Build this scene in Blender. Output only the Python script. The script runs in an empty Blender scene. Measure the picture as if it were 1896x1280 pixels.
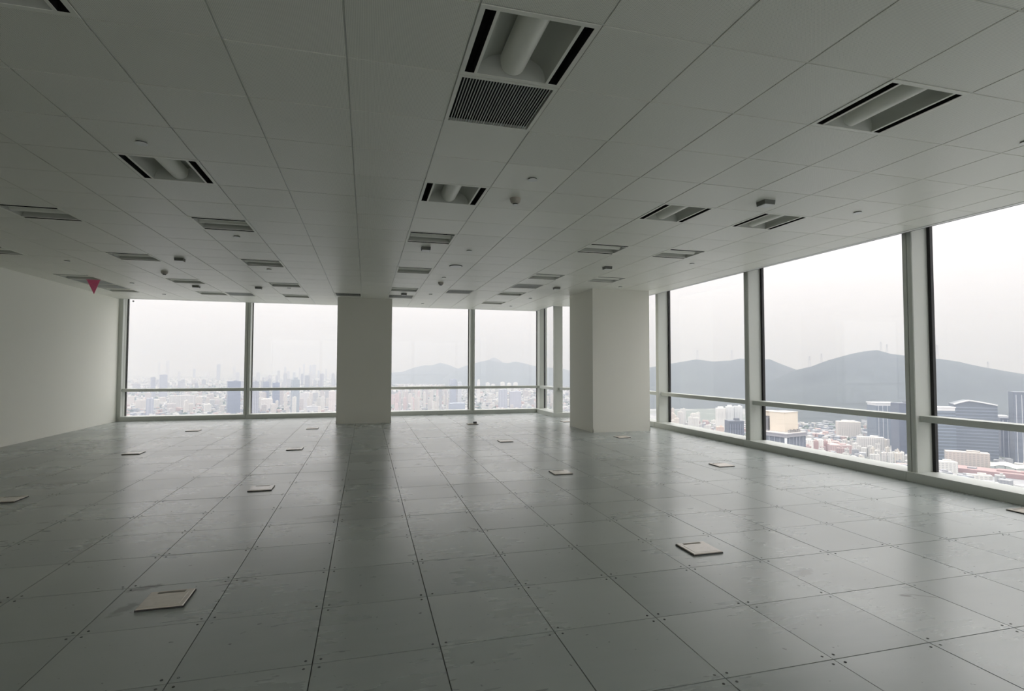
import bpy, bmesh, math, random
from mathutils import Vector, Matrix

S = bpy.context.scene
COL = S.collection
rnd = random.Random(7)

# ------------------------------------------------------------------ camera, sky, exposure
FPX, YAW, PITCH, ROLL, EYE = 991.37, 0.2657, 0.0379, 0.0023, 1.3995
CEIL = 3.04
GROUND = -230.0

def cam_axes():
    cy, sy, cp, sp = math.cos(YAW), math.sin(YAW), math.cos(PITCH), math.sin(PITCH)
    f = Vector((sy * cp, cy * cp, sp)); r = Vector((cy, -sy, 0)); u = r.cross(f)
    cr, sr = math.cos(ROLL), math.sin(ROLL)
    return cr * r + sr * u, -sr * r + cr * u, f
CR, CU, CF = cam_axes()
cam = bpy.data.cameras.new('camera'); camo = bpy.data.objects.new('camera', cam); COL.objects.link(camo)
cam.sensor_width = 36; cam.sensor_fit = 'HORIZONTAL'; cam.lens = FPX / 1896 * 36
cam.clip_start = 0.05; cam.clip_end = 90000
camo.matrix_world = Matrix.Translation((0, 0, EYE)) @ Matrix((CR, CU, -CF)).transposed().to_4x4()
S.camera = camo

SKY_HORIZON = (0.74, 0.715, 0.75)
SKY_TOP = 3.9            # an overcast sky is brighter overhead than at the horizon
HAZE_EXT = (1.4e-4, 1.58e-4, 2.0e-4)     # haze takes more out of blue light than of red
HAZE_ALBEDO = .54
w = bpy.data.worlds.new('overcast_sky'); S.world = w; w.use_nodes = True
nt = w.node_tree; nt.nodes.clear()
_o = nt.nodes.new('ShaderNodeOutputWorld'); _b = nt.nodes.new('ShaderNodeBackground')
_t = nt.nodes.new('ShaderNodeTexCoord'); _s = nt.nodes.new('ShaderNodeSeparateXYZ')
_r = nt.nodes.new('ShaderNodeMapRange'); _m = nt.nodes.new('ShaderNodeMix'); _m.data_type = 'RGBA'
nt.links.new(_t.outputs['Generated'], _s.inputs[0]); nt.links.new(_s.outputs['Z'], _r.inputs['Value'])
_r.inputs['From Min'].default_value = 0.0; _r.inputs['From Max'].default_value = 1.0
_m.inputs['A'].default_value = (*SKY_HORIZON, 1)
_m.inputs['B'].default_value = (1.0 * SKY_TOP, 1.0 * SKY_TOP, 1.06 * SKY_TOP, 1)
_p = nt.nodes.new('ShaderNodeMath'); _p.operation = 'POWER'; _p.inputs[1].default_value = 1.7
nt.links.new(_r.outputs[0], _p.inputs[0]); nt.links.new(_p.outputs[0], _m.inputs['Factor']); nt.links.new(_m.outputs['Result'], _b.inputs['Color'])
_b.inputs['Strength'].default_value = 1.36
nt.links.new(_b.outputs[0], _o.inputs['Surface'])

S.view_settings.view_transform = 'Standard'; S.view_settings.look = 'None'
S.view_settings.exposure = 0.2; S.view_settings.gamma = 1.0; S.view_settings.use_curve_mapping = False
cy = S.cycles
cy.max_bounces = 14; cy.diffuse_bounces = 10; cy.glossy_bounces = 5; cy.transparent_max_bounces = 24
cy.transmission_bounces = 6; cy.volume_bounces = 2; cy.sample_clamp_indirect = 6.0
cy.caustics_reflective = False; cy.caustics_refractive = False

# ------------------------------------------------------------------ helpers
def ray(u, v):
    return ((u - 948) / FPX) * CR - ((v - 640) / FPX) * CU + CF
def on_z(u, v, z):
    d = ray(u, v); return d * ((z - EYE) / d.z) + Vector((0, 0, EYE))
def px(P):
    q = Vector(P) - Vector((0, 0, EYE)); z = q.dot(CF)
    if z <= 0.05: return None
    return 948 + FPX * q.dot(CR) / z, 640 - FPX * q.dot(CU) / z

def tag(o, label=None, cat=None, group=None, kind=None):
    if label: o['label'] = label
    if cat: o['category'] = cat
    if group: o['group'] = group
    if kind: o['kind'] = kind
    return o

class MB:
    """collects shapes into one mesh"""
    def __init__(s): s.v, s.f, s.mi = [], [], []; s.cur = 0
    def add(s, vs, fs):
        n = len(s.v); s.v += [tuple(p) for p in vs]; s.f += [tuple(i + n for i in f) for f in fs]; s.mi += [s.cur] * len(fs); return s
    def box(s, x0, x1, y0, y1, z0, z1):
        x0, x1 = min(x0, x1), max(x0, x1); y0, y1 = min(y0, y1), max(y0, y1); z0, z1 = min(z0, z1), max(z0, z1)
        return s.add([(x0,y0,z0),(x1,y0,z0),(x1,y1,z0),(x0,y1,z0),(x0,y0,z1),(x1,y0,z1),(x1,y1,z1),(x0,y1,z1)],
                     [(3,2,1,0),(4,5,6,7),(0,1,5,4),(1,2,6,5),(2,3,7,6),(3,0,4,7)])
    def frustum(s, x0, x1, y0, y1, z0, z1, i, top=True):
        """box whose top (or bottom) is inset by i: a chamfered panel"""
        a, b = (0, i) if top else (i, 0)
        return s.add([(x0+a,y0+a,z0),(x1-a,y0+a,z0),(x1-a,y1-a,z0),(x0+a,y1-a,z0),(x0+b,y0+b,z1),(x1-b,y0+b,z1),(x1-b,y1-b,z1),(x0+b,y1-b,z1)],
                     [(3,2,1,0),(4,5,6,7),(0,1,5,4),(1,2,6,5),(2,3,7,6),(3,0,4,7)])
    def lathe(s, cx, cy_, prof, n=20, cap0=True, cap1=True):
        vs = []
        for r, z in prof:
            for k in range(n):
                a = 2 * math.pi * k / n; vs.append((cx + r * math.cos(a), cy_ + r * math.sin(a), z))
        fs = []
        for j in range(len(prof) - 1):
            for k in range(n):
                k2 = (k + 1) % n; fs.append((j*n+k, j*n+k2, (j+1)*n+k2, (j+1)*n+k))
        if cap0: fs.append(tuple(range(n))[::-1])
        if cap1: fs.append(tuple((len(prof)-1)*n + k for k in range(n)))
        return s.add(vs, fs)
    def prism(s, poly, z0, z1):
        n = len(poly)
        return s.add([(x, y, z0) for x, y in poly] + [(x, y, z1) for x, y in poly],
                     [tuple(range(n))[::-1], tuple(range(n, 2*n))] + [(i, (i+1) % n, n+(i+1) % n, n+i) for i in range(n)])
    def bar(s, a, b, t):
        a, b = Vector(a), Vector(b); d = (b - a).normalized()
        p = d.cross(Vector((0, 0, 1)) if abs(d.z) < .9 else Vector((1, 0, 0))).normalized() * t; q = d.cross(p).normalized() * t
        c = [p + q, -p + q, -p - q, p - q]
        return s.add([a + k for k in c] + [b + k for k in c], [(3,2,1,0),(4,5,6,7),(0,1,5,4),(1,2,6,5),(2,3,7,6),(3,0,4,7)])
    def mesh(s, name, mats, smooth=False):
        me = bpy.data.meshes.new(name); me.from_pydata(s.v, [], s.f)
        for m in (mats if isinstance(mats, (list, tuple)) else [mats]): me.materials.append(m)
        me.polygons.foreach_set('material_index', s.mi)
        bm = bmesh.new(); bm.from_mesh(me); bmesh.ops.recalc_face_normals(bm, faces=bm.faces); bm.to_mesh(me); bm.free()
        if smooth:
            me.polygons.foreach_set('use_smooth', [True] * len(me.polygons))
            try: me.set_sharp_from_angle(angle=math.radians(38))
            except Exception: pass
        me.update(); return me
    def build(s, name, mats, parent=None, smooth=False, loc=(0, 0, 0)):
        o = bpy.data.objects.new(name, s.mesh(name, mats, smooth)); COL.objects.link(o); o.location = loc
        if parent: o.parent = parent
        return o
def obj(name, me, parent=None, loc=(0, 0, 0), rz=0.0):
    o = bpy.data.objects.new(name, me); COL.objects.link(o); o.location = loc; o.rotation_euler = (0, 0, rz)
    if parent: o.parent = parent
    return o
def empty(name, loc=(0, 0, 0), rz=0.0):
    o = bpy.data.objects.new(name, None); COL.objects.link(o); o.location = loc; o.rotation_euler = (0, 0, rz); o.empty_display_size = .1
    return o
def copy_tree(o, parent=None):
    c = o.copy(); COL.objects.link(c); c.parent = parent
    for ch in list(o.children): copy_tree(ch, c)
    return c

# ------------------------------------------------------------------ materials
def nodes(name):
    m = bpy.data.materials.new(name); m.use_nodes = True; t = m.node_tree
    return m, t, t.nodes['Principled BSDF'], t.nodes, t.links
def N(t, typ, **kw):
    n = t.nodes.new(typ)
    for k, v in kw.items(): setattr(n, k, v)
    return n
def math_(t, op, a, b=None, c=None):
    n = N(t, 'ShaderNodeMath', operation=op)
    for i, x in enumerate((a, b, c)):
        if x is None: continue
        if isinstance(x, (int, float)): n.inputs[i].default_value = x
        else: t.links.new(x, n.inputs[i])
    return n.outputs[0]
def mixc(t, fac, a, b, blend='MIX'):
    n = N(t, 'ShaderNodeMix', data_type='RGBA', blend_type=blend)
    for k, x in (('Factor', fac), ('A', a), ('B', b)):
        if isinstance(x, (int, float)): n.inputs[k].default_value = x
        elif isinstance(x, tuple): n.inputs[k].default_value = (*x[:3], 1)
        else: t.links.new(x, n.inputs[k])
    return n.outputs['Result']
def simple(name, col, rough=.5, metal=0.0, spec=.5, var=.04, scale=3.0, bump=0.0):
    m, t, p, n, l = nodes(name)
    tx = N(t, 'ShaderNodeTexNoise'); tx.inputs['Scale'].default_value = scale; tx.inputs['Detail'].default_value = 4
    g = N(t, 'ShaderNodeNewGeometry'); l.new(g.outputs['Position'], tx.inputs['Vector'])
    a = tuple(max(0, c * (1 - var)) for c in col); b = tuple(min(1, c * (1 + var)) for c in col)
    l.new(mixc(t, tx.outputs['Fac'], a, b), p.inputs['Base Color'])
    p.inputs['Roughness'].default_value = rough; p.inputs['Metallic'].default_value = metal; p.inputs['Specular IOR Level'].default_value = spec
    if bump:
        bn = N(t, 'ShaderNodeBump'); bn.inputs['Strength'].default_value = bump; bn.inputs['Distance'].default_value = .002
        t2 = N(t, 'ShaderNodeTexNoise'); t2.inputs['Scale'].default_value = 140; l.new(g.outputs['Position'], t2.inputs['Vector'])
        l.new(t2.outputs['Fac'], bn.inputs['Height']); l.new(bn.outputs[0], p.inputs['Normal'])
    return m

WALL = simple('white_wall_paint', (.90, .895, .825), .85, bump=.15, var=.015, scale=.8)
COLUMN = simple('off_white_column_paint', (.70, .69, .625), .8, bump=.12, var=.02, scale=.9)
FRAME = simple('pale_grey_window_frame', (.53, .55, .51), .42, var=.02)
BLACK = simple('black_gasket', (.012, .012, .013), .6)
DARKGREY = simple('dark_grey_bead', (.10, .10, .098), .5)
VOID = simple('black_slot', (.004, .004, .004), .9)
FIXT = simple('white_fixture_enamel', (.84, .84, .77), .45, var=.01)
REFL = simple('painted_shade_reflector_enamel', (.44, .45, .41), .5, var=.01)  # greyed below the fixture white: shade inside the recess put into the colour
TRIM = simple('pale_ceiling_trim', (.74, .75, .73), .4, var=.01)
BEIGE = simple('beige_floor_box_plastic', (.68, .615, .54), .22, spec=.8, var=.12, scale=26)
BEIGE_D = simple('grimy_flap', (.22, .20, .17), .6, var=.25, scale=30)
DARKEDGE = simple('dark_box_rim', (.03, .03, .028), .6)
DET = simple('aged_white_plastic', (.40, .37, .32), .5)
WHITEP = simple('white_plastic', (.78, .79, .77), .4)
DARKP = simple('dark_grey_plastic', (.05, .052, .05), .5)
BLADE = simple('grey_grille_blade', (.52, .54, .51), .45)
PINK = simple('pink_paper', (.85, .16, .30), .7, var=.12, scale=20)
HOUSING = simple('painted_shade_sensor_housing', (.13, .135, .12), .5)  # dark tone puts the shade of the sides facing the room into the colour
GREYDOT = simple('grey_sticker', (.34, .34, .34), .7)
SCREW = simple('dark_screw_steel', (.06, .063, .062), .38, metal=.5, var=.6, scale=9)
CORE = simple('bare_concrete', (.3, .3, .29), .9)

def ceiling_mat(name, perf):
    m, t, p, n, l = nodes(name)
    g = N(t, 'ShaderNodeNewGeometry'); sep = N(t, 'ShaderNodeSeparateXYZ'); l.new(g.outputs['Position'], sep.inputs[0])
    wn = N(t, 'ShaderNodeTexWhiteNoise', noise_dimensions='2D')
    cx = math_(t, 'FLOOR', math_(t, 'DIVIDE', math_(t, 'ADD', sep.outputs['X'], 1.3195), .6))
    cyy = math_(t, 'FLOOR', math_(t, 'DIVIDE', math_(t, 'SUBTRACT', sep.outputs['Y'], 2.316), .607))
    cb = N(t, 'ShaderNodeCombineXYZ'); l.new(cx, cb.inputs[0]); l.new(cyy, cb.inputs[1]); l.new(cb.outputs[0], wn.inputs['Vector'])
    tx = N(t, 'ShaderNodeTexNoise'); tx.inputs['Scale'].default_value = 1.7; tx.inputs['Detail'].default_value = 5; l.new(g.outputs['Position'], tx.inputs['Vector'])
    c = mixc(t, wn.outputs['Value'], (.82, .82, .745), (.86, .855, .785))
    st = N(t, 'ShaderNodeMapRange'); st.inputs['From Min'].default_value = .66; st.inputs['From Max'].default_value = .8; l.new(tx.outputs['Fac'], st.inputs['Value'])
    c = mixc(t, math_(t, 'MULTIPLY', st.outputs[0], .18), c, (.45, .43, .38))
    if perf:
        P = 125.0
        fx = math_(t, 'SUBTRACT', math_(t, 'FRACT', math_(t, 'MULTIPLY', sep.outputs['X'], P)), .5)
        fy = math_(t, 'SUBTRACT', math_(t, 'FRACT', math_(t, 'MULTIPLY', sep.outputs['Y'], P)), .5)
        r2 = math_(t, 'ADD', math_(t, 'MULTIPLY', fx, fx), math_(t, 'MULTIPLY', fy, fy))
        dot = math_(t, 'LESS_THAN', r2, .045)
        c = mixc(t, math_(t, 'MULTIPLY', dot, .6), c, (.16, .165, .15))
    l.new(c, p.inputs['Base Color'])
    p.inputs['Roughness'].default_value = .40; p.inputs['Specular IOR Level'].default_value = .32
    return m
CEIL_PERF = ceiling_mat('perforated_metal_ceiling_tile', True)
CEIL_PLAIN = ceiling_mat('plain_metal_ceiling_tile', False)

def floor_mat():
    m, t, p, n, l = nodes('worn_steel_floor_panel')
    g = N(t, 'ShaderNodeNewGeometry'); sep = N(t, 'ShaderNodeSeparateXYZ'); l.new(g.outputs['Position'], sep.inputs[0])
    X, Y = sep.outputs['X'], sep.outputs['Y']
    cb = N(t, 'ShaderNodeCombineXYZ')
    l.new(math_(t, 'FLOOR', math_(t, 'DIVIDE', math_(t, 'SUBTRACT', X, .3733), .6)), cb.inputs[0])
    l.new(math_(t, 'FLOOR', math_(t, 'DIVIDE', math_(t, 'SUBTRACT', Y, 2.7187), .6)), cb.inputs[1])
    wn = N(t, 'ShaderNodeTexWhiteNoise', noise_dimensions='2D'); l.new(cb.outputs[0], wn.inputs['Vector'])
    rot = N(t, 'ShaderNodeVectorMath', operation='MULTIPLY_ADD'); l.new(wn.outputs['Color'], rot.inputs[0]); rot.inputs[1].default_value = (9, 9, 9); l.new(g.outputs['Position'], rot.inputs[2])
    mp = N(t, 'ShaderNodeMapping'); mp.inputs['Rotation'].default_value = (0, 0, .5); mp.inputs['Scale'].default_value = (1.6, 8.5, 1); l.new(rot.outputs[0], mp.inputs['Vector'])
    n1 = N(t, 'ShaderNodeTexNoise'); n1.inputs['Scale'].default_value = 2.2; n1.inputs['Detail'].default_value = 4; n1.inputs['Roughness'].default_value = .5; l.new(mp.outputs[0], n1.inputs['Vector'])
    n2 = N(t, 'ShaderNodeTexNoise'); n2.inputs['Scale'].default_value = .9; n2.inputs['Detail'].default_value = 3; l.new(g.outputs['Position'], n2.inputs['Vector'])
    n3 = N(t, 'ShaderNodeTexNoise'); n3.inputs['Scale'].default_value = 21; n3.inputs['Detail'].default_value = 3; l.new(g.outputs['Position'], n3.inputs['Vector'])
    c = mixc(t, wn.outputs['Value'], (.31, .345, .335), (.40, .435, .42))
    s1 = N(t, 'ShaderNodeMapRange'); s1.inputs['From Min'].default_value = .15; s1.inputs['From Max'].default_value = .9; l.new(n1.outputs['Fac'], s1.inputs['Value'])
    c = mixc(t, math_(t, 'MULTIPLY', s1.outputs[0], .24), c, (.49, .505, .495))
    s2 = N(t, 'ShaderNodeMapRange'); s2.inputs['From Min'].default_value = .35; s2.inputs['From Max'].default_value = .85; l.new(n2.outputs['Fac'], s2.inputs['Value'])
    c = mixc(t, math_(t, 'MULTIPLY', s2.outputs[0], .3), c, (.25, .27, .255))
    s3 = N(t, 'ShaderNodeMapRange'); s3.inputs['From Min'].default_value = .70; s3.inputs['From Max'].default_value = .735; l.new(n3.outputs['Fac'], s3.inputs['Value'])
    c = mixc(t, math_(t, 'MULTIPLY', s3.outputs[0], .75), c, (.07, .07, .068))
    # individual scuffs and stains: (x, y, angle, half length, half width, darkness)
    marks = [(.93, 4.52, 2.05, .13, .02, .75), (-1.32, 3.90, .3, .10, .045, .7), (-1.32, 3.60, 1.2, .10, .05, .6), (-.86, 3.83, .2, .09, .012, .7),
             (-.74, 3.86, 0, .025, .02, .95), (-3.45, 7.55, .4, .36, .14, .5), (3.45, 4.35, -.5, .12, .022, .7), (3.20, 2.58, -.5, .05, .02, .8), (3.3, 2.55, -.6, .12, .01, .5),
             (1.05, 7.05, 1.7, .10, .02, .7), (-.35, 5.3, .1, .25, .05, .55), (.93, 6.2, .2, .10, .03, .5), (2.9, 3.05, .5, .1, .05, .4), (-2.75, 5.72, .2, .05, .02, .8), (-3.0, 6.35, .2, .2, .05, .4)]
    d_noise = math_(t, 'MULTIPLY', math_(t, 'SUBTRACT', n3.outputs['Fac'], .5), 1.6)
    for (mx, my, a, L, Wd, k) in marks:
        dx = math_(t, 'SUBTRACT', X, mx); dy = math_(t, 'SUBTRACT', Y, my)
        u = math_(t, 'ADD', math_(t, 'MULTIPLY', dx, math.cos(a) / L), math_(t, 'MULTIPLY', dy, math.sin(a) / L))
        v = math_(t, 'ADD', math_(t, 'MULTIPLY', dx, -math.sin(a) / Wd), math_(t, 'MULTIPLY', dy, math.cos(a) / Wd))
        d = math_(t, 'ADD', math_(t, 'SQRT', math_(t, 'ADD', math_(t, 'MULTIPLY', u, u), math_(t, 'MULTIPLY', v, v))), d_noise)
        q = N(t, 'ShaderNodeMapRange'); q.inputs['From Min'].default_value = 1.05; q.inputs['From Max'].default_value = .55; l.new(d, q.inputs['Value'])
        c = mixc(t, math_(t, 'MULTIPLY', q.outputs[0], k), c, (.09, .09, .085))
    l.new(c, p.inputs['Base Color'])
    rr = N(t, 'ShaderNodeMapRange'); rr.inputs['To Min'].default_value = .24; rr.inputs['To Max'].default_value = .28; l.new(n1.outputs['Fac'], rr.inputs['Value'])
    l.new(math_(t, 'ADD', rr.outputs[0], math_(t, 'MULTIPLY', s2.outputs[0], .08)), p.inputs['Roughness'])
    p.inputs['Specular IOR Level'].default_value = 1.0; p.inputs['Metallic'].default_value = .12
    bn = N(t, 'ShaderNodeBump'); bn.inputs['Strength'].default_value = .02; bn.inputs['Distance'].default_value = .002
    l.new(n1.outputs['Fac'], bn.inputs['Height']); l.new(bn.outputs[0], p.inputs['Normal'])
    return m
FLOOR = floor_mat()

def glass_mat():
    m = bpy.data.materials.new('window_glass'); m.use_nodes = True; t = m.node_tree; t.nodes.clear()
    o = N(t, 'ShaderNodeOutputMaterial'); tr = N(t, 'ShaderNodeBsdfTransparent'); gl = N(t, 'ShaderNodeBsdfGlossy'); mx = N(t, 'ShaderNodeMixShader')
    lw = N(t, 'ShaderNodeLayerWeight'); lw.inputs['Blend'].default_value = .5
    fac = math_(t, 'ADD', .022, math_(t, 'MULTIPLY', math_(t, 'POWER', lw.outputs['Facing'], 5.0), .6))
    tr.inputs['Color'].default_value = (.99, .992, .985, 1); gl.inputs['Roughness'].default_value = 0.0; gl.inputs['Color'].default_value = (.95, 1, .98, 1)
    t.links.new(fac, mx.inputs[0]); t.links.new(tr.outputs[0], mx.inputs[1]); t.links.new(gl.outputs[0], mx.inputs[2]); t.links.new(mx.outputs[0], o.inputs['Surface'])
    return m
GLASS = glass_mat()

# ------------------------------------------------------------------ room shell
XL, XR, YF, YB = -5.96, 6.42, 15.35, -6.0       # left wall, right plinth face, far plinth face, back wall
XN, YN = 4.95, 13.85                            # re-entrant corner of the facade
CX0, CY0, CS, CT = -1.3195, 2.316, .6, .607     # ceiling grid
FX0, FY0, FS = .3733, 2.7187, .6                # floor grid
GN = .32                                        # glass plane behind the plinth face

floor = MB()
floor.prism([(XL-.2, YB-.2), (XR+.4, YB-.2), (XR+.4, YN+.4), (XN+.4, YN+.4), (XN+.4, YF+.4), (XL-.2, YF+.4)], -.25, -.012)
floor = floor.build('floor', CORE)
tag(floor, 'raised office floor of square worn grey steel panels', 'floor', kind='structure')
bf = MB().box(XL, XR, YB, FY0 - 2*FS, -.012, 0).build('rear_panels', FLOOR, floor); tag(bf, kind='stuff')

ceiling = MB()
ceiling.prism([(XL-.2, YB-.2), (XR+.4, YB-.2), (XR+.4, YN+.4), (XN+.4, YN+.4), (XN+.4, YF+.4), (XL-.2, YF+.4)], CEIL+.26, CEIL+.5)
ceiling = ceiling.build('ceiling', WALL)
tag(ceiling, 'suspended ceiling of square white metal tiles', 'ceiling', kind='structure')
bc = MB().box(XL, 6.27, YB, CY0 - 2*CT, CEIL, CEIL+.02).build('rear_tiles', CEIL_PLAIN, ceiling); tag(bc, kind='stuff')
bk = MB().box(XL, 6.30, YB, 13.74, CEIL+.15, CEIL+.16).box(XL, 4.84, 13.74, 15.24, CEIL+.15, CEIL+.16).build('backing', CORE, ceiling)

LIGHTS = {(-1,0):'y',(3,0):'y',(7,0):'y',(-1,4):'y',(3,4):'y',(7,4):'y',(9,4):'y',
          (-4,7):'x',(-1,7):'x',(3,7):'x',(7,7):'x',(9,7):'x',(-7,11):'x',(-4,11):'x',(-1,11):'x',(3,11):'x',(7,11):'x',(9,11):'x',
          (-7,15):'x',(-4,15):'x',(-1,15):'x',(3,15):'x',(7,15):'x',(-7,18):'x',(-4,18):'x',(-1,18):'x',(7,18):'x'}
GRILLES = [(3,1),(3,17),(5,15),(7,13),(-3,18),(1,17),(-7,16),(-7,17)]
def crect(c, r): return CX0 + CS*c, CX0 + CS*(c+1), CY0 + CT*r, CY0 + CT*(r+1)

def in_view(pts, m=0):
    q = [px(p) for p in pts]; q = [a for a in q if a]
    if not q: return False
    return min(a[0] for a in q) < 1896+m and max(a[0] for a in q) > -m and min(a[1] for a in q) < 1280+m and max(a[1] for a in q) > -m

PLAIN_TILES = {(3,2),(3,3),(3,5),(3,6),(4,3),(4,4),(4,5),(4,6),(5,5)}
cells = []
for c in range(-8, 13):
    for r in range(-2, 22):
        if (c, r) in LIGHTS or (c, r) in GRILLES: continue
        x0, x1, y0, y1 = crect(c, r)
        x0 = max(x0, XL + .003); x1 = min(x1, 6.27)
        if r >= 19: x1 = min(x1, 4.86)
        elif r == 18 and x0 >= 4.86: y1 = min(y1, 13.76)
        y1 = min(y1, 15.255)
        if x1 - x0 < .03 or y1 - y0 < .03: continue
        mid = ((x0+x1)/2, (y0+y1)/2, CEIL)
        seen = in_view([(x0,y0,CEIL),(x1,y0,CEIL),(x0,y1,CEIL),(x1,y1,CEIL)])
        cells.append((0 if seen else 1, math.dist(mid, (0,0,EYE)), c, r, x0, x1, y0, y1))
cells.sort()
cache = {}; rest = MB()
for i, (uns, d, c, r, x0, x1, y0, y1) in enumerate(cells):
    g1, g2 = .0024, .0017
    a = (-(x1-x0)/2 + g1, (x1-x0)/2 - g1, -(y1-y0)/2 + g2, (y1-y0)/2 - g2, 0, .014, .003, False)
    if i < 300 and not uns:
        key = (round(x1-x0, 3), round(y1-y0, 3), (c, r) in PLAIN_TILES)
        if key not in cache: cache[key] = MB().frustum(*a).mesh('ceiling_tile', CEIL_PLAIN if key[2] else CEIL_PERF)
        obj('ceiling_tile', cache[key], ceiling, ((x0+x1)/2, (y0+y1)/2, CEIL + rnd.uniform(-.0006, .0006)))
    else:
        rest.frustum(x0+g1, x1-g1, y0+g2, y1-g2, CEIL, CEIL+.014, .003, False)
tag(rest.build('far_ceiling_tiles', CEIL_PERF, ceiling), kind='stuff')

gb = MB()
for c in range(-7, 13):
    x = CX0 + CS*c; gb.box(x-.009, x+.009, CY0 - 2*CT, 13.74 if x > 4.86 else 15.25, CEIL+.0065, CEIL+.011)
for r in range(-2, 22):
    y = CY0 + CT*r; gb.box(XL+.01, 4.84 if y > 13.75 else 6.26, y-.007, y+.007, CEIL+.0045, CEIL+.0062)
tag(gb.build('grid_bars', TRIM, ceiling), kind='stuff')
# ceiling edge trims
tr = MB().box(6.272, 6.328, YB, 13.765, CEIL-.004, CEIL+.26).build('trim_1', TRIM); tag(tr, 'pale metal trim along ceiling edge above right windows', 'trim', kind='structure')
MB().box(6.329, 6.342, YB, 13.765, CEIL-.005, CEIL+.2).build('edge_gasket', BLACK, tr)
tr = MB().box(XL, 4.86, 15.258, 15.285, CEIL-.002, CEIL+.26).build('trim_2', TRIM); tag(tr, 'pale metal trim along ceiling edge above far windows', 'trim', kind='structure')
tr = MB().box(4.862, 4.895, 13.77, 15.285, CEIL-.003, CEIL+.26).build('trim_3', TRIM); tag(tr, 'short ceiling edge trim over narrow return window in notch', 'trim', kind='structure')
MB().box(4.896, 4.908, 13.77, 15.285, CEIL-.004, CEIL+.2).build('edge_gasket', BLACK, tr)
tr = MB().box(4.896, 6.328, 13.77, 13.80, CEIL-.003, CEIL+.26).build('trim_4', TRIM); tag(tr, 'ceiling edge trim over notch window beside right column', 'trim', kind='structure')

# walls
wl = MB().box(XL-.2, XL, YB-.2, 15.41, -.012, CEIL+.3).build('wall_left', WALL); tag(wl, 'plain white painted wall on left side of room', 'wall', kind='structure')
bb = MB().box(XL, XL+.004, YB, 15.405, 0, .06).build('baseboard_left', WALL); tag(bb, 'low flush white skirting along left wall', 'baseboard', kind='structure')

# floor panels
cells = []
for c in range(-11, 11):
    for r in range(-2, 22):
        x0, x1, y0, y1 = FX0+FS*c, FX0+FS*(c+1), FY0+FS*r, FY0+FS*(r+1)
        x0 = max(x0, XL); x1 = min(x1, XR)
        if r >= 19: x1 = min(x1, XN)
        y1 = min(y1, YF)
        if x1 - x0 < .03 or y1 - y0 < .03: continue
        seen = in_view([(x0,y0,0),(x1,y0,0),(x0,y1,0),(x1,y1,0)])
        cells.append((0 if seen else 1, math.dist(((x0+x1)/2, (y0+y1)/2, 0), (0,0,EYE)), x0, x1, y0, y1))
cells.sort(); cache = {}; rest = MB()
for i, (uns, d, x0, x1, y0, y1) in enumerate(cells):
    g = .0014
    if i < 300 and not uns:
        key = (round(x1-x0, 3), round(y1-y0, 3))
        if key not in cache: cache[key] = MB().frustum(-(x1-x0)/2+g, (x1-x0)/2-g, -(y1-y0)/2+g, (y1-y0)/2-g, -.012, 0, .0012).mesh('floor_panel', FLOOR)
        o = obj('floor_panel', cache[key], floor, ((x0+x1)/2, (y0+y1)/2, rnd.uniform(-.0007, .0005)))
        o.rotation_euler = (rnd.uniform(-.0012, .0012), rnd.uniform(-.0012, .0012), 0)
    else:
        rest.frustum(x0+g, x1-g, y0+g, y1-g, -.012, rnd.uniform(-.0006, .0004), .0012)
tag(rest.build('far_floor_panels', FLOOR, floor), kind='stuff')
sc = MB()
for c in range(-10, 11):
    for r in range(-2, 14):
        for sx in (-1, 1):
            for sy in (-1, 1):
                x, y = FX0+FS*c + sx*.034 + rnd.uniform(-.002,.002), FY0+FS*r + sy*.034 + rnd.uniform(-.002,.002)
                if XL+.05 < x < XR-.05 and rnd.random() > .12:
                    sc.lathe(x, y, [(.0066, -.001), (.0066, .0011), (.005, .0014), (.0025, .0004)], 8, False, True)
tag(sc.build('corner_screws', SCREW, floor), kind='stuff')

# ------------------------------------------------------------------ columns
def column(name, x0, x1, y0, y1, label):
    o = MB().box(x0, x1, y0, y1, 0, CEIL+.14).build(name, COLUMN)
    tag(o, label, 'column', kind='structure')
    sk = MB()
    t = .0025
    sk.box(x0-t, x1+t, y0-t, y0+.01, .0, .065).box(x0-t, x0+.01, y0-t, y1+t, .0, .065).box(x1-.01, x1+t, y0-t, y1+t, .0, .065).box(x0-t, x1+t, y1-.01, y1+t, 0, .065)
    sk.build('skirting', COLUMN, o)
    return o
column('column_1', -.68, .603, 13.5, 14.8, 'square grey-white column standing in front of far windows')
column('column_2', 4.61, 5.942, 10.45, 11.77, 'square off-white column beside right window wall, its left side shaded')

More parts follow.
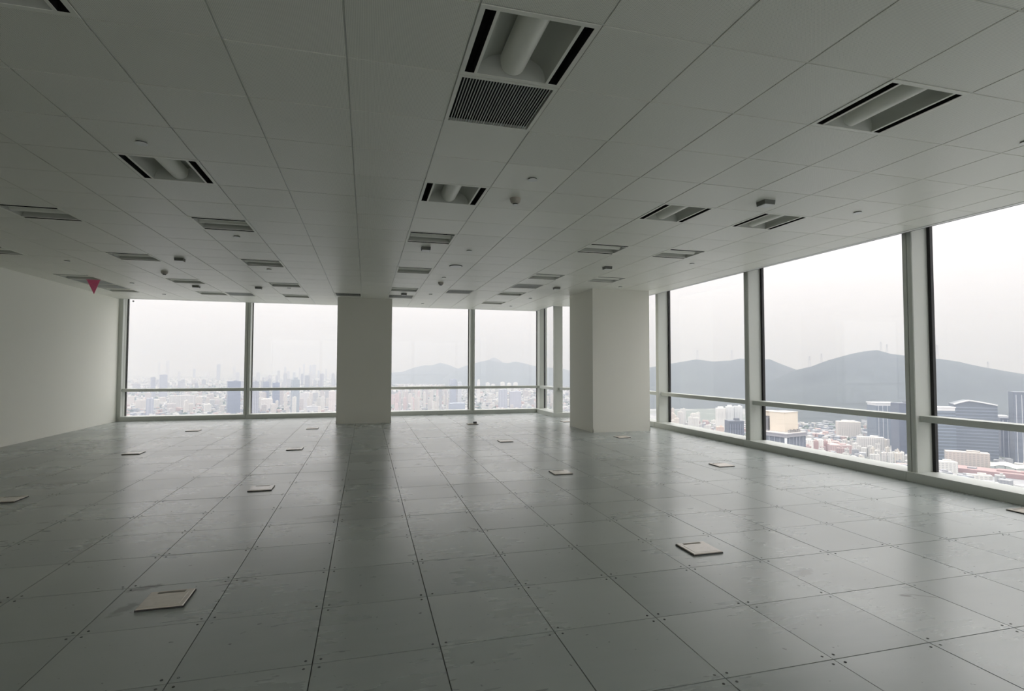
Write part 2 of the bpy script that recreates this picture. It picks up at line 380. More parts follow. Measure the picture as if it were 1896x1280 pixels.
# ------------------------------------------------------------------ windows
class Bay:
    """shapes in wall coordinates: u along the wall, n outward from the plinth face, z up"""
    def __init__(s, axis, base, sign=1): s.axis, s.base, s.sign = axis, base, sign
    def box(s, mb, u0, u1, n0, n1, z0, z1):
        n0, n1 = n0*s.sign, n1*s.sign
        if s.axis == 'x': mb.box(u0, u1, s.base+n0, s.base+n1, z0, z1)
        else: mb.box(s.base+n0, s.base+n1, u0, u1, z0, z1)
        return mb
TOP = CEIL + .26
def window(num, bay, u0, u1, label, plinth=None, mull=None, beads=(True, True), tran=None, bw=.02, pane=None):
    """u0,u1: clear opening between mullion sides; mull: (u0,u1) of the mullion that belongs to this window"""
    root = empty('window_%d' % num, (bay.base if bay.axis == 'y' else (u0+u1)/2, bay.base if bay.axis == 'x' else (u0+u1)/2, 0))
    tag(root, label, 'window', kind='structure'); inv = Matrix.Translation(-root.location)
    def put(name, mb, m):
        o = mb.build(name, m); o.data.transform(inv); o.parent = root; return o
    p0, p1 = plinth or (u0, u1)
    pl = MB(); bay.box(pl, p0+.0015, p1-.0015, 0, .36, 0, .112); put('plinth', pl, FRAME)
    a0, a1 = pane or (u0, u1)
    for nm, z0, z1 in (('lower_pane', .112, .75), ('upper_pane', .78, TOP)):
        g = MB(); bay.box(g, a0-.02, a1+.02, GN, GN+.008, z0, z1); put(nm, g, GLASS)
    t0, t1 = tran or (u0-.005, u1+.005)
    tm = MB(); bay.box(tm, t0, t1, .115, .305, .726, .799); put('transom', tm, FRAME)
    bd = MB()
    if beads[0]: bay.box(bd, u0-.01, u0+bw, GN-.015, GN+.03, .112, TOP)
    if beads[1]: bay.box(bd, u1-bw, u1+.01, GN-.015, GN+.03, .112, TOP)
    bay.box(bd, u0, u1, GN-.012, GN+.02, TOP-.03, TOP)
    put('glazing_bead', bd, DARKGREY if bay is far else BLACK)
    if mull:
        m0, m1 = mull; c = (m0+m1)/2
        a = MB(); bay.box(a, m0, c-.004, .06, .31, .112, TOP); bay.box(a, m0+.004, c-.008, .052, .06, .112, TOP)
        bay.box(a, c+.004, m1, .07, .31, .112, TOP); bay.box(a, c+.006, m1-.012, .058, .07, .112, TOP); bay.box(a, c-.004, c+.004, .09, .31, .112, TOP)
        put('mullion', a, FRAME)
    return root
far = Bay('x', YF); ret = Bay('y', XN); notch = Bay('x', YN); right = Bay('y', XR)
MW = .066
window(1, far, -5.86, -3.02-MW, 'leftmost window of far wall, hazy skyline beyond', plinth=(-5.87, -3.02), mull=(-3.02-MW, -3.02+MW))
window(2, far, -3.02+MW, 0-MW, 'window of far wall just left of the centre column', plinth=(-3.02, 0), mull=(-MW, MW))
window(3, far, MW, 3.0-MW, 'window of far wall just right of the centre column, hazy hills beyond', plinth=(0, 3.0), mull=(3.0-MW, 3.0+MW))
window(4, far, 3.0+MW, 5.06, 'last window of far wall before the notched corner', plinth=(3.0, XN), tran=(3.0+MW-.005, 5.07))
window(5, ret, 14.2, 15.72, 'narrow window in the return of the notched corner', plinth=(YN+.36, YF+.3), tran=(14.1, 15.56), bw=.16)
window(6, notch, 5.285, 6.5, 'window in the notched corner half hidden by right column', plinth=(XN, XR+.36), tran=(5.167, 6.5))
window(7, right, 11.05+MW, 13.95, 'right wall window behind the off-white column', plinth=(11.09, YN), mull=None, bw=.04)
for k, (num, ya, yb, lab) in enumerate([(8, 8.03, 11.05, 'right wall window nearest the off-white column'),
                        (9, 5.10, 8.03, 'middle window of right wall, rooftop office tower beyond'), (10, 2.1, 5.10, 'window at right edge of the view, glass towers beyond'),
                        (11, -.9, 2.1, 'right wall window beside the viewer'), (12, -3.9, -.9, 'right wall window behind the viewer'), (13, -6.0, -3.9, 'rearmost right wall window')]):
    window(num, right, ya+MW, yb-MW, lab, plinth=(ya+.03, yb+.03), mull=(yb-MW, yb+MW), bw=.04)
back = Bay('x', YB + .36, -1)  # unseen rear glazing, added to bring more light into the foreground
for k in range(4):
    xa = -5.9 + 3.0*k; xb = min(xa + 3.0, 6.4)
    window(14+k, back, xa+MW, xb-MW, 'unseen rear window added to brighten the room, number %s from the left wall' % ('one', 'two', 'three', 'four')[k], plinth=(xa, xb), mull=(xb-MW, xb+MW))
# jambs and corner posts
j = MB()
j.box(-5.955, -5.87, 15.41, 15.53, 0, TOP).box(-5.955, -5.866, 15.535, 15.66, 0, TOP).box(XL-.2, -5.95, 15.4, 15.75, 0, TOP)
j = j.build('trim_5', FRAME); tag(j, 'pale frame post between left wall and far windows', 'post', kind='structure')
j = MB().box(5.06, 5.10, 15.40, 15.66, .112, TOP).box(5.104, 5.20, 15.42, 15.66, .112, TOP).box(5.31, 5.36, 15.6, 15.75, 0, TOP)
j = j.build('trim_6', FRAME); tag(j, 'pale frame post in inner corner of the notch', 'post', kind='structure')
j = MB().box(5.0, 5.075, 13.93, 14.02, .112, TOP).box(5.08, 5.287, 14.05, 14.17, .112, TOP)
j = j.build('trim_7', FRAME); tag(j, 'pale frame post at outer corner of the notch, left of right column', 'post', kind='structure')
j = MB().box(6.45, 6.80, 13.9, 14.22, .112, TOP)
j = j.build('trim_8', FRAME); tag(j, 'frame post where right wall meets the notch window', 'post', kind='structure')
# spandrel outside: closes the slab edge below the plinth and above the head
sp = MB()
for z0, z1 in ((-.9, .1), (TOP, TOP+1)):
    sp.box(XL-.3, 5.36, YF+.36, YF+.42, z0, z1).box(XN+.36, XN+.42, YN+.36, YF+.42, z0, z1).box(XN+.36, XR+.42, YN+.36, YN+.42, z0, z1).box(XR+.36, XR+.42, YB-.3, YN+.42, z0, z1)
sp = sp.build('wall_spandrel', FRAME); tag(sp, 'outer spandrel band of the glass facade', 'wall', kind='structure')

# ------------------------------------------------------------------ ceiling lights (slots along local y)
def light_parts():
    W, L = CS/2, CT/2; P = {}
    f = MB(); z0, z1 = -.003, .003
    f.box(-W+.003, W-.003, -L+.003, -L+.03, z0, z1).box(-W+.003, W-.003, L-.03, L-.003, z0, z1)
    for s in (-1, 1):
        f.box(s*(W-.003), s*(W-.028), -L+.03, L-.03, z0, z1).box(s*(W-.082), s*(W-.098), -L+.03, L-.03, z0, z1)
    P['frame'] = f.mesh('frame', FIXT)
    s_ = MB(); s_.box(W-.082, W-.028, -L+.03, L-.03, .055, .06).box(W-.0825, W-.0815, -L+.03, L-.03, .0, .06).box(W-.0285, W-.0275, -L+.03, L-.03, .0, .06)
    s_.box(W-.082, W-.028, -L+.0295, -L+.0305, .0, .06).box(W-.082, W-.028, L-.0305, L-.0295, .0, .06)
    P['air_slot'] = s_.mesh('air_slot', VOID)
    # reflector: two coves and end plates
    hw, R, D = W-.098, .078, .10
    prof = []
    for k in range(9):
        a = math.pi/2 * k/8; prof.append((-hw + (hw-R*.8)*(1-math.cos(a)), D*math.sin(a)))
    m = len(prof); full = prof + [(-x, z) for x, z in prof[::-1]]
    rf = MB(); ys = (-L+.03, L-.03)
    vs = [(x, y, z) for y in ys for x, z in full]; n = len(full)
    rf.add(vs, [(i, i+1, n+i+1, n+i) for i in range(n-1)])
    for y in ys:                      # end plates lean inward
        dy = .05 if y < 0 else -.05
        vs = [(x, y + dy*(z/D), z) for x, z in full]
        rf.add(vs, [tuple(range(n))])
    P['reflector'] = rf.mesh('reflector', REFL, True)
    d = MB(); pr = [(R*math.cos(math.pi*k/14 + math.pi), D*.92 + (D*.92-.008)*math.sin(math.pi*k/14 + math.pi)) for k in range(15)]
    y0, y1 = -L+.045, L-.045; n = len(pr)
    d.add([(x, y, z) for y in (y0, y1) for x, z in pr], [(i, i+1, n+i+1, n+i) for i in range(n-1)] + [tuple(range(n)), tuple(range(n, 2*n))])
    P['diffuser'] = d.mesh('diffuser', FIXT, True)
    return P
LP = light_parts()
def make_light(c, r, mode, label):
    x0, x1, y0, y1 = crect(c, r)
    root = empty('ceiling_light', ((x0+x1)/2, (y0+y1)/2, CEIL), 0 if mode == 'y' else math.pi/2)
    tag(root, label, 'ceiling light', 'recessed air-handling ceiling lights')
    obj('frame', LP['frame'], root); obj('reflector', LP['reflector'], root); obj('diffuser', LP['diffuser'], root)
    obj('air_slot', LP['air_slot'], root); obj('air_slot', LP['air_slot'], root, rz=math.pi)
    return root
LL = {(-1,0):'unlit square ceiling light cut off at top left corner of photo', (3,0):'largest unlit ceiling light, its far side against the slatted grille', (7,0):'large unlit ceiling light at upper right with long black slots',
 (-1,4):'unlit ceiling light with black slots, second row, left of room centre', (3,4):'unlit ceiling light in line behind the large grille, before the smoke detector', (7,4):'unlit ceiling light with slanted black slots, left of the square box sensor', (9,4):'unlit ceiling light right of and behind the square box sensor',
 (-4,7):'unlit ceiling light near left edge of photo, cut by the frame', (-1,7):'unlit ceiling light with sprinkler cover just behind it, left of centre', (3,7):'third unlit light in the row leading to the centre column', (7,7):'unlit ceiling light left of two in row before the right column', (9,7):'unlit ceiling light right of two in row before the right column',
 (-7,11):'sliver of ceiling light at left edge above white wall', (-4,11):'unlit ceiling light beside a box sensor and smoke detector on left', (-1,11):'unlit ceiling light fourth row, in front of second far window', (3,11):'fourth unlit light in the row leading to the centre column', (7,11):'unlit ceiling light just in front of the right-hand far grille', (9,11):'last ceiling light touching the right column from the front',
 (-7,15):'ceiling light by left wall with pink pennant hanging from it', (-4,15):'distant ceiling light above leftmost far window, smoke detector before it', (-1,15):'distant ceiling light before the far window left of column', (3,15):'distant ceiling light right of centre column top, grille behind', (7,15):'distant ceiling light before last far window, grille in front of it',
 (-7,18):'ceiling light in far left corner over the window head', (-4,18):'last row ceiling light with small grille on its right', (-1,18):'last row ceiling light left of the centre column', (7,18):'last row ceiling light near the notched corner'}
for (c, r), mode in LIGHTS.items(): make_light(c, r, mode, LL[(c, r)])

# ------------------------------------------------------------------ ceiling grilles
def grille(c, r, label, detail=False):
    x0, x1, y0, y1 = crect(c, r); W, L = CS/2, CT/2
    root = empty('ceiling_grille', ((x0+x1)/2, (y0+y1)/2, CEIL)); tag(root, label, 'grille', 'slatted air grilles in the ceiling')
    f = MB(); b = .026
    f.box(-W+.003, W-.003, -L+.003, -L+b, -.003, .02).box(-W+.003, W-.003, L-b, L-.003, -.003, .02).box(-W+.003, -W+b, -L+b, L-b, -.003, .02).box(W-b, W-.003, -L+b, L-b, -.003, .02)
    f.build('frame', FIXT, root)
    k = MB().box(-W+.01, W-.01, -L+.01, L-.01, .055, .06); 
    for s in (-1, 1): k.box(s*(W-b+.001), s*(W-b+.002), -L+b, L-b, .0, .055).box(-W+b, W-b, s*(L-b+.001), s*(L-b+.002), 0, .055)
    k.build('dark_plenum', VOID, root)
    n = 32; sp_ = (2*W - 2*b) / n
    if detail:
        bl = MB().box(-.0028, .0028, -L+b, L-b, 0, .005).mesh('blade', BLADE)
        for i in range(1, n): obj('blade', bl, root, (-W+b+sp_*i, 0, 0))
    else:
        bl = MB()
        for i in range(1, n): bl.box(-W+b+sp_*i-.0028, -W+b+sp_*i+.0028, -L+b, L-b, 0, .005)
        tag(bl.build('blades', BLADE, root), kind='stuff')
GL = ['large slatted air grille behind the biggest ceiling light', 'distant air grille at top right of centre column', 'distant air grille in front of third far window', 'distant air grille left of the right column, between two lights',
      'distant air grille right of last-row light above first mullion', 'distant air grille touching top left of centre column', 'grey air grille by left wall just behind the pink pennant', 'grey air grille by left wall nearest the far window']
for (c, r), lab in zip(GRILLES, GL): grille(c, r, lab, (c, r) == (3, 1))

# ------------------------------------------------------------------ ceiling devices
def cc(c, r): return CX0 + CS*c, CY0 + CS*r          # measured on the 0.6 grid
def sprinkler(x, y, label, r=.042):
    root = empty('sprinkler_cover', (x, y, CEIL)); tag(root, label, 'sprinkler cover', 'round concealed sprinkler covers')
    MB().lathe(0, 0, [(r, -.012), (r, -.009)], 24).build('cover_plate', WHITEP, root)
    MB().lathe(0, 0, [(r*.86, -.009), (r*.86, .002)], 24).build('neck', DARKP, root)
def smoke(x, y, label):
    root = empty('smoke_detector', (x, y, CEIL)); tag(root, label, 'smoke detector', 'round ceiling smoke detectors')
    MB().lathe(0, 0, [(.052, -.018), (.055, -.012), (.055, .002)], 24).build('base', DET, root, True)
    MB().lathe(0, 0, [(.026, -.052), (.040, -.046), (.050, -.03), (.052, -.018)], 24).build('dome', DET, root, True)
    MB().lathe(0, 0, [(.024, -.062), (.024, -.052)], 20).build('dark_ring', VOID, root)
    MB().lathe(0, 0, [(.020, -.068), (.027, -.062)], 20).build('cap', WHITEP, root)
def boxdev(x, y, label):
    root = empty('ceiling_sensor', (x, y, CEIL)); tag(root, label, 'ceiling sensor', 'small square box sensors on the ceiling')
    MB().frustum(-.062, .062, -.062, .062, -.043, 0.002, .004, False).build('housing', HOUSING, root)
    MB().frustum(-.055, .055, -.055, .055, -.047, -.043, .006, False).build('face_plate', WHITEP, root)
for (x, y, lab) in [(-1.62, 4.47, 'round sprinkler cover beside the second row light at left'), (1.39, 4.43, 'bright round sprinkler cover near the beige smoke detector'), (5.02, 4.47, 'round sprinkler cover near right window wall, in front of a mullion'),
        (-1.61, 7.45, 'sprinkler cover directly behind a light left of centre'), (-4.57, 9.94, 'sprinkler cover near left wall, in front of the pennant light'), (-1.62, 9.86, 'small distant sprinkler cover behind fourth row light'), (1.40, 7.48, 'sprinkler cover right of the third centre-row light'),
        (1.38, 9.90, 'tiny sprinkler cover next to distant centre smoke detector'), (1.41, 12.32, 'tiny sprinkler cover before third far window'), (1.42, 14.2, 'tiny sprinkler cover nearest third far window'), (5.05, 10.04, 'sprinkler cover close in front of the right column'), (5.0, 7.44, 'sprinkler cover behind the right light of the row'),
        (3.83, 12.38, 'tiny sprinkler cover near last far window, farther from glass'), (3.82, 14.16, 'tiny sprinkler cover nearest last far window'), (-4.54, 12.28, 'tiny sprinkler cover right of left-wall grilles'), (-4.54, 14.04, 'tiny sprinkler cover nearest leftmost far window'), (-1.6, 12.16, 'tiny sprinkler cover before second far window'), (4.62, 2.72, 'sprinkler cover at right edge of photo')]:
    sprinkler(x, y, lab)
for (x, y, lab) in [(1.391, 5.0, 'beige domed smoke detector near the bright sprinkler cover'), (-3.43, 10.6, 'distant domed smoke detector at left, in front of a light'), (1.40, 10.5, 'distant domed smoke detector right of the centre row')]: smoke(x, y, lab)
for (x, y, lab) in [(3.814, 4.42, 'square box sensor on ceiling in front of right-hand lights'), (.78, 7.44, 'square box sensor just behind the third centre-row light'), (-2.79, 9.25, 'dark box sensor between two lights on the left'), (-3.41, 12.35, 'tiny box sensor behind a distant light at left'),
        (-2.2, 12.2, 'tiny box sensor above the mullion between first two far windows'), (.81, 12.35, 'tiny box sensor between light and grille right of centre column'), (3.83, 8.08, 'box sensor in front of the right column, left of its light'), (3.82, 10.5, 'box sensor left of the right column top')]: boxdev(x, y, lab)
root = empty('ceiling_speaker', (1.403, 8.683, CEIL)); tag(root, 'round flush ceiling speaker with dark rim, beyond the third centre-row light', 'speaker')
MB().lathe(0, 0, [(.10, -.010), (.108, -.006), (.108, .003)], 28).build('rim', DARKP, root)
MB().lathe(0, 0, [(.088, -.014), (.096, -.010)], 28).build('face', WHITEP, root)

# pink pennant hanging from the pennant light
P = on_z(173, 518, CEIL); k = math.hypot(P.x, P.y - 0) * .98 / FPX
pw = 10.5 * P.dot(CF) / FPX; ph = 26 * P.dot(CF) / FPX
pn = MB(); th = .003
tri = [(-pw, 0), (pw, 0), (pw*.1, -ph)]
pn.add([(x, -th + (.012 if i == 2 else 0), z) for i, (x, z) in enumerate(tri)] + [(x, th + (.012 if i == 2 else 0), z) for i, (x, z) in enumerate(tri)], [(0,1,2),(5,4,3),(0,3,4,1),(1,4,5,2),(2,5,3,0)])
root = pn.build('pennant', PINK, loc=(P.x, P.y, CEIL-.005)); tag(root, 'pink triangular paper pennant hanging from ceiling near left wall', 'pennant')
MB().box(-pw-.01, pw+.01, -.005, .005, -.004, .004).build('tape', PINK, root)

# small grey sticker dots on the glass
def sticker(loc, axis, label):
    o = MB().lathe(0, 0, [(.022, 0), (.022, .004)], 16).build('glass_sticker', GREYDOT); o.location = loc
    o.rotation_euler = (math.pi/2, 0, 0) if axis == 'y' else (0, -math.pi/2, 0)
    tag(o, label, 'sticker')
d = ray(247, 558); q = d * ((YF+GN-.002) / d.y); sticker((q.x, q.y, q.z+EYE), 'y', 'small grey dot on glass, top corner of leftmost far window')
d = ray(1408.5, 508.5); q = d * ((XR+GN-.002) / d.x); sticker((q.x, q.y, q.z+EYE), 'x', 'small grey dot on glass, top corner of middle right window')

# ------------------------------------------------------------------ floor boxes
h = .125
fb = {}
fb['rim'] = MB().frustum(-h, h, -h, h, -.002, .009, .002).mesh('rim', DARKEDGE)
fb['lid'] = MB().frustum(-h+.004, h-.004, -h+.004, h-.004, .009, .014, .003).mesh('lid', BEIGE)
fb['inset'] = MB().frustum(-h+.03, h-.03, -h+.03, h-.05, .014, .0152, .001).mesh('inset', BEIGE)
fb['cable_flap'] = MB().frustum(-h+.05, h-.05, h-.045, h-.02, .014, .0155, .001).mesh('cable_flap', BEIGE_D)
FB = [(-2.5, 1.57, 'nearest beige floor box at lower left, dark stain around it'), (3.5, 1.52, 'nearest beige floor box right of centre, at lower right'), (-2.5, 6.55, 'beige floor box with dark rim, second row left of centre'),
      (3.5, 6.55, 'floor box right of centre, second row, in front of right column'), (-6.55, 6.72, 'floor box at left edge of photo'), (7.48, 6.43, 'pale floor box between right column and right windows'), (-2.5, 11.5, 'third row floor box, before the second far window'),
      (-6.5, 11.78, 'third row floor box near left wall'), (-6.5, 16.85, 'farthest floor box before leftmost far window'), (-2.5, 16.55, 'farthest floor box just left of centre column'), (3.55, 11.58, 'third row floor box between the two columns'),
      (3.5, 16.6, 'farthest floor box before third far window, black flap up'), (7.5, 11.55, 'floor box at foot of right column'), (9.66, 1.65, 'floor box beside right plinth at edge of photo'), (7.5, 16.6, 'far floor box at left foot of right column')]
for i, (c, r, lab) in enumerate(FB):
    root = empty('floor_box', (FX0+FS*c, FY0+FS*r, 0)); tag(root, lab, 'floor box', 'square floor boxes set in the panels')
    for nm in ('rim', 'lid', 'inset', 'cable_flap'): obj(nm, fb[nm], root)
    if 'black flap' in lab: MB().box(.02, .10, -.03, .02, .012, .06).build('raised_flap', DARKP, root)

# ------------------------------------------------------------------ the city outside, far below
def facade(name, base_tint, glassy, fx, fz, contrast, rough, use_obj=True):
    m, t, p, n, l = nodes(name)
    g = N(t, 'ShaderNodeTexCoord'); sep = N(t, 'ShaderNodeSeparateXYZ'); l.new(g.outputs['Object'], sep.inputs[0])
    oi = N(t, 'ShaderNodeObjectInfo')
    h = math_(t, 'FRACT', math_(t, 'DIVIDE', sep.outputs['Z'], fz))
    xy = math_(t, 'FRACT', math_(t, 'DIVIDE', math_(t, 'ADD', sep.outputs['X'], sep.outputs['Y']), fx))
    win = math_(t, 'MULTIPLY', math_(t, 'GREATER_THAN', h, .42), math_(t, 'GREATER_THAN', xy, .38))
    nz = N(t, 'ShaderNodeNewGeometry'); s2 = N(t, 'ShaderNodeSeparateXYZ'); l.new(nz.outputs['Normal'], s2.inputs[0])
    side = math_(t, 'LESS_THAN', math_(t, 'ABSOLUTE', s2.outputs['Z']), .5)
    col = oi.outputs['Color']
    dark = mixc(t, contrast, col, (.10, .12, .15))
    l.new(mixc(t, math_(t, 'MULTIPLY', win, side), col, dark), p.inputs['Base Color'])
    p.inputs['Roughness'].default_value = rough
    return m
F_RES = facade('pale_apartment_facade', None, 0, 5.0, 3.2, .5, .8)
F_OFF = facade('office_facade', None, 0, 7.0, 4.2, .35, .35)
F_HAZY = facade('distant_tower_facade', None, 0, 12.0, 8.0, .3, .7)
def solid(name, rough=.8):
    m, t, p, n, l = nodes(name)
    oi = N(t, 'ShaderNodeObjectInfo'); tx = N(t, 'ShaderNodeTexNoise'); tx.inputs['Scale'].default_value = .08
    g = N(t, 'ShaderNodeNewGeometry'); l.new(g.outputs['Position'], tx.inputs['Vector'])
    l.new(mixc(t, math_(t, 'MULTIPLY', tx.outputs['Fac'], .25), oi.outputs['Color'], (.3, .3, .3)), p.inputs['Base Color']); p.inputs['Roughness'].default_value = rough
    return m
PLAINC = solid('painted_concrete'); ROOFM = solid('roof_surface', .9)

HORV = lambda u: 640 + FPX * math.tan(PITCH) + (u - 948) * math.tan(ROLL) * 0 
def horizon_v(u):
    # image row of the eye-level plane at column u
    a = ((u - 948) / FPX) * CR.z + CF.z
    return 640 + FPX * a / CU.z
def depth_for(u, vb): return (EYE - GROUND) * FPX / max(2.0, (vb - horizon_v(u)) * CU.z)
def place(u, v, dz):
    return ray(u, v) * dz + Vector((0, 0, EYE))
def site(u0, u1, vt, vb, dz=None):
    uc = (u0 + u1) / 2
    dz = dz or depth_for(uc, vb)
    top = place(uc, vt, dz); width = (u1 - u0) * dz / FPX * (1 + ((uc-948)/FPX)**2) ** .5 * .93
    return top, width, dz
VIEW = lambda P: math.atan2(-P.x, P.y)
def rect(w, d, ox=0, oy=0): return (-w/2+ox, w/2+ox, -d/2+oy, d/2+oy)
FOOT = []
def tower(name, u0, u1, vt, vb, col, mat, label, group=None, rot=.35, k=.7, style='flat', dz=None, extra=None, cat='building'):
    top, W, dz = site(u0, u1, vt, vb, dz)
    a = abs(rot); wd = W / (math.cos(a) + k * math.sin(a)); dp = wd * k
    H = top.z - GROUND; FOOT.append((top.x, top.y, .62*math.hypot(wd, dp) + 12))
    root = empty(name, (top.x, top.y, GROUND), VIEW(top) + rot); tag(root, label, cat, group)
    b = MB()
    hb = H * (.93 if style in ('setback', 'cap') else 1.0)
    if style == 'curve': hb = H * .93
    b.box(*rect(wd, dp), -6, hb)
    o = b.build('body', mat, root); o.color = (*col, 1)
    rc = tuple(min(1, c * .9 + .05) for c in col)
    if style == 'setback':
        o = MB().box(*rect(wd*.55, dp*.6), hb, H).box(*rect(wd*1.01, dp*1.01), hb-1, hb+.8).build('roof_house', PLAINC, root); o.color = (*rc, 1)
    elif style == 'cap':
        o = MB().box(*rect(wd*.96, dp*.96), hb, H-2).box(*rect(wd*1.04, dp*1.04), H-2, H).build('crown', PLAINC, root); o.color = (.75, .76, .78, 1)
    elif style == 'flat':
        o = MB().box(*rect(wd*1.0, dp*1.0), H, H+1.4).box(*rect(wd*.3, dp*.4, wd*.15), H+1.4, H+5).build('parapet', PLAINC, root); o.color = (*rc, 1)
    elif style == 'curve':
        pts = []; n = 14
        for i in range(n+1):
            s = i / n; x = -wd/2 + wd*s
            z = hb + (H-hb) * (1 - abs((s-.36)/(.36 if s < .36 else .64))**1.2) 
            pts.append((x, z))
        m_ = MB(); vs = [(x, y, z) for y in (-dp/2, dp/2) for x, z in pts] + [(x, y, hb) for y in (-dp/2, dp/2) for x in (-wd/2, wd/2)]
        m_.add([(x, y, z) for y in (-dp/2, dp/2) for x, z in pts], [tuple(range(n+1)), tuple(range(n+1, 2*n+2))] + [(i, i+1, n+2+i, n+1+i) for i in range(n)])
        o = m_.build('curved_crown', mat, root); o.color = (*col, 1)
        e = MB(); t_ = 1.6
        for i in range(n): e.bar((pts[i][0], -dp/2-.5, pts[i][1]), (pts[i+1][0], -dp/2-.5, pts[i+1][1]), t_)
        o = e.build('white_crown_edge', PLAINC, root); o.color = (.8, .81, .83, 1)
    if extra: extra(root, wd, dp, H)
    return root
DARK = (.08, .092, .11); BLUE = (.12, .145, .17); PALE = (.62, .61, .58); WHT = (.78, .77, .74); CREAM = (.70, .655, .59); GREY = (.36, .37, .39); ROSE = (.47, .33, .31)

def fins(n, c=(.7, .72, .76)):
    def f(root, w_, d, H):
        fn = MB().box(-.45, .45, -.6, .3, 0, H*.97).mesh('facade_fin', PLAINC)
        for i in range(n):
            o = obj('facade_fin', fn, root, (-w_/2 + w_*(i+.5)/n, -d/2, 0)); o.color = (*c, 1)
    return f
def floors(step, c, t_=.5):
    def f(root, w_, d, H):
        m_ = MB(); z = step
        while z < H*.92: m_.box(*rect(w_+t_, d+t_), z, z+step*.28); z += step
        o = m_.build('floor_bands', PLAINC, root); o.color = (*c, 1); tag(o, kind='stuff')
    return f

# --- the rooftop tower close to the middle right window
def roof_tower():
    dz = 420.0; top, W, _ = site(1400, 1486, 797.5, 0, dz); root = empty('office_tower', (top.x, top.y, GROUND), VIEW(top) + .98)
    FOOT.append((top.x, top.y, 40))
    tag(root, 'nearby dark office tower with cream rooftop block, through middle right window', 'building')
    w_ = 25.0; d = 27.0; H = top.z - GROUND
    def at(name, mb, mat, c):
        o = mb.build(name, mat, root); o.color = (*c, 1); return o
    at('body', MB().box(*rect(w_, d), -6, H-1.5), F_OFF, (.16, .18, .22))
    at('cornice', MB().box(*rect(w_+1.6, d+1.6), H-3.2, H-1.0).box(*rect(w_+2.2, d+2.2), H-1.0, H-.4), PLAINC, (.30, .30, .33))
    at('roof_deck', MB().box(*rect(w_+1.2, d+1.2), H-.4, H-.2), ROOFM, (.50, .47, .44))
    at('corner_column', MB().box(-w_/2-.5, -w_/2+.7, -d/2-.5, -d/2+.7, 0, H-3.2), PLAINC, (.75, .76, .78))
    hb = 14.5
    at('roof_block', MB().box(-w_*.22, w_*.46, -d*.30, d*.16, H-.2, H+hb), PLAINC, (.70, .62, .52))
    at('roof_block_coping', MB().box(-w_*.23, w_*.47, -d*.31, d*.17, H+hb, H+hb+.5), PLAINC, (.55, .49, .42))
    at('plant_room', MB().box(-w_*.25, w_*.3, d*.2, d*.46, H-.2, H+9.5).box(-w_*.1, w_*.15, d*.22, d*.4, H+9.5, H+11), ROOFM, (.14, .14, .16))
    at('stair_tower', MB().box(-w_*.1, w_*.25, d*.24, d*.44, H+9.5, H+14.5).box(-w_*.13, w_*.28, d*.22, d*.46, H+14.5, H+15), PLAINC, (.66, .58, .49))
    rl = MB()
    for i in range(15):
        s = i / 14; rl.box(-w_*.48+w_*.96*s-.06, -w_*.48+w_*.96*s+.06, -d*.48-.06, -d*.48+.06, H-.2, H+1.2); rl.box(-w_*.48-.06, -w_*.48+.06, -d*.48+d*.96*s-.06, -d*.48+d*.96*s+.06, H-.2, H+1.2)
    rl.box(-w_*.48, w_*.48, -d*.48-.06, -d*.48+.06, H+1.1, H+1.25).box(-w_*.48-.06, -w_*.48+.06, -d*.48, d*.48, H+1.1, H+1.25)
    at('roof_railing', rl, PLAINC, (.5, .49, .48))
    cu = MB()
    for i in range(7): cu.box(-w_*.2+i*w_*.09, -w_*.2+i*w_*.09+1.1, -d*.42, -d*.42+1.1, H-.2, H+1.6+.4*(i % 2))
    o = at('air_conditioners', cu, PLAINC, (.24, .23, .23)); tag(o, kind='stuff')
    ff = MB().box(-.25, .25, -.35, .3, 0, H-3.2).mesh('facade_fin', PLAINC)
    for i in range(1, 6):
        o = obj('facade_fin', ff, root, (-w_/2 + w_*i/6, -d/2, 0)); o.color = (.34, .36, .42, 1)
        o = obj('facade_fin', ff, root, (-w_/2, -d/2 + d*i/6, 0), math.pi/2); o.color = (.34, .36, .42, 1)
roof_tower()

T = tower
T('apartment_tower', 1325, 1343, 753, 800, (.80, .79, .76), F_RES, 'slim white apartment tower left of dark glass block', rot=.3, style='setback', extra=floors(3.4, (.55, .56, .56)))
T('apartment_tower', 1343.5, 1358, 750, 800, (.70, .72, .73), F_RES, 'white apartment tower with central pier, behind dark glass block', rot=.1, style='setback', extra=floors(3.4, (.55, .56, .56)))
T('apartment_tower', 1359, 1374, 753, 800, (.70, .72, .73), F_RES, 'pale apartment tower cut by the window mullion', rot=.1, style='flat', extra=floors(3.4, (.5, .52, .53)))
T('office_block', 1343, 1376, 780, 830, (.10, .115, .145), F_OFF, 'dark blue glass block low beside the window mullion', rot=.4, style='flat', dz=900, extra=fins(6, (.2, .22, .28)))
T('low_building', 1326, 1340, 791, 806, (.62, .46, .38), F_RES, 'small terracotta building at foot of slim white tower', rot=.2)
T('apartment_block', 1552, 1588, 779, 811, (.70, .66, .61), F_RES, 'beige apartment block standing alone below green hillside', rot=.28, k=.5, style='setback', extra=floors(3.3, (.52, .49, .47), .8))
T('glass_tower', 1612, 1655, 745, 822, (.13, .16, .195), F_OFF, 'tall dark glass tower with thin pale lines, behind right mullion', rot=.5, k=.8, style='cap', extra=fins(5))
T('glass_tower', 1656, 1692, 747, 840, (.10, .115, .15), F_OFF, 'deep blue tower slab partly hidden by right mullion', rot=.5, k=.8)
T('apartment_block', 1592, 1630, 810, 833, (.74, .72, .69), F_RES, 'long white apartment slab in front of tall dark glass tower', rot=.15, k=.35, extra=floors(3.2, (.5, .49, .48), .8))
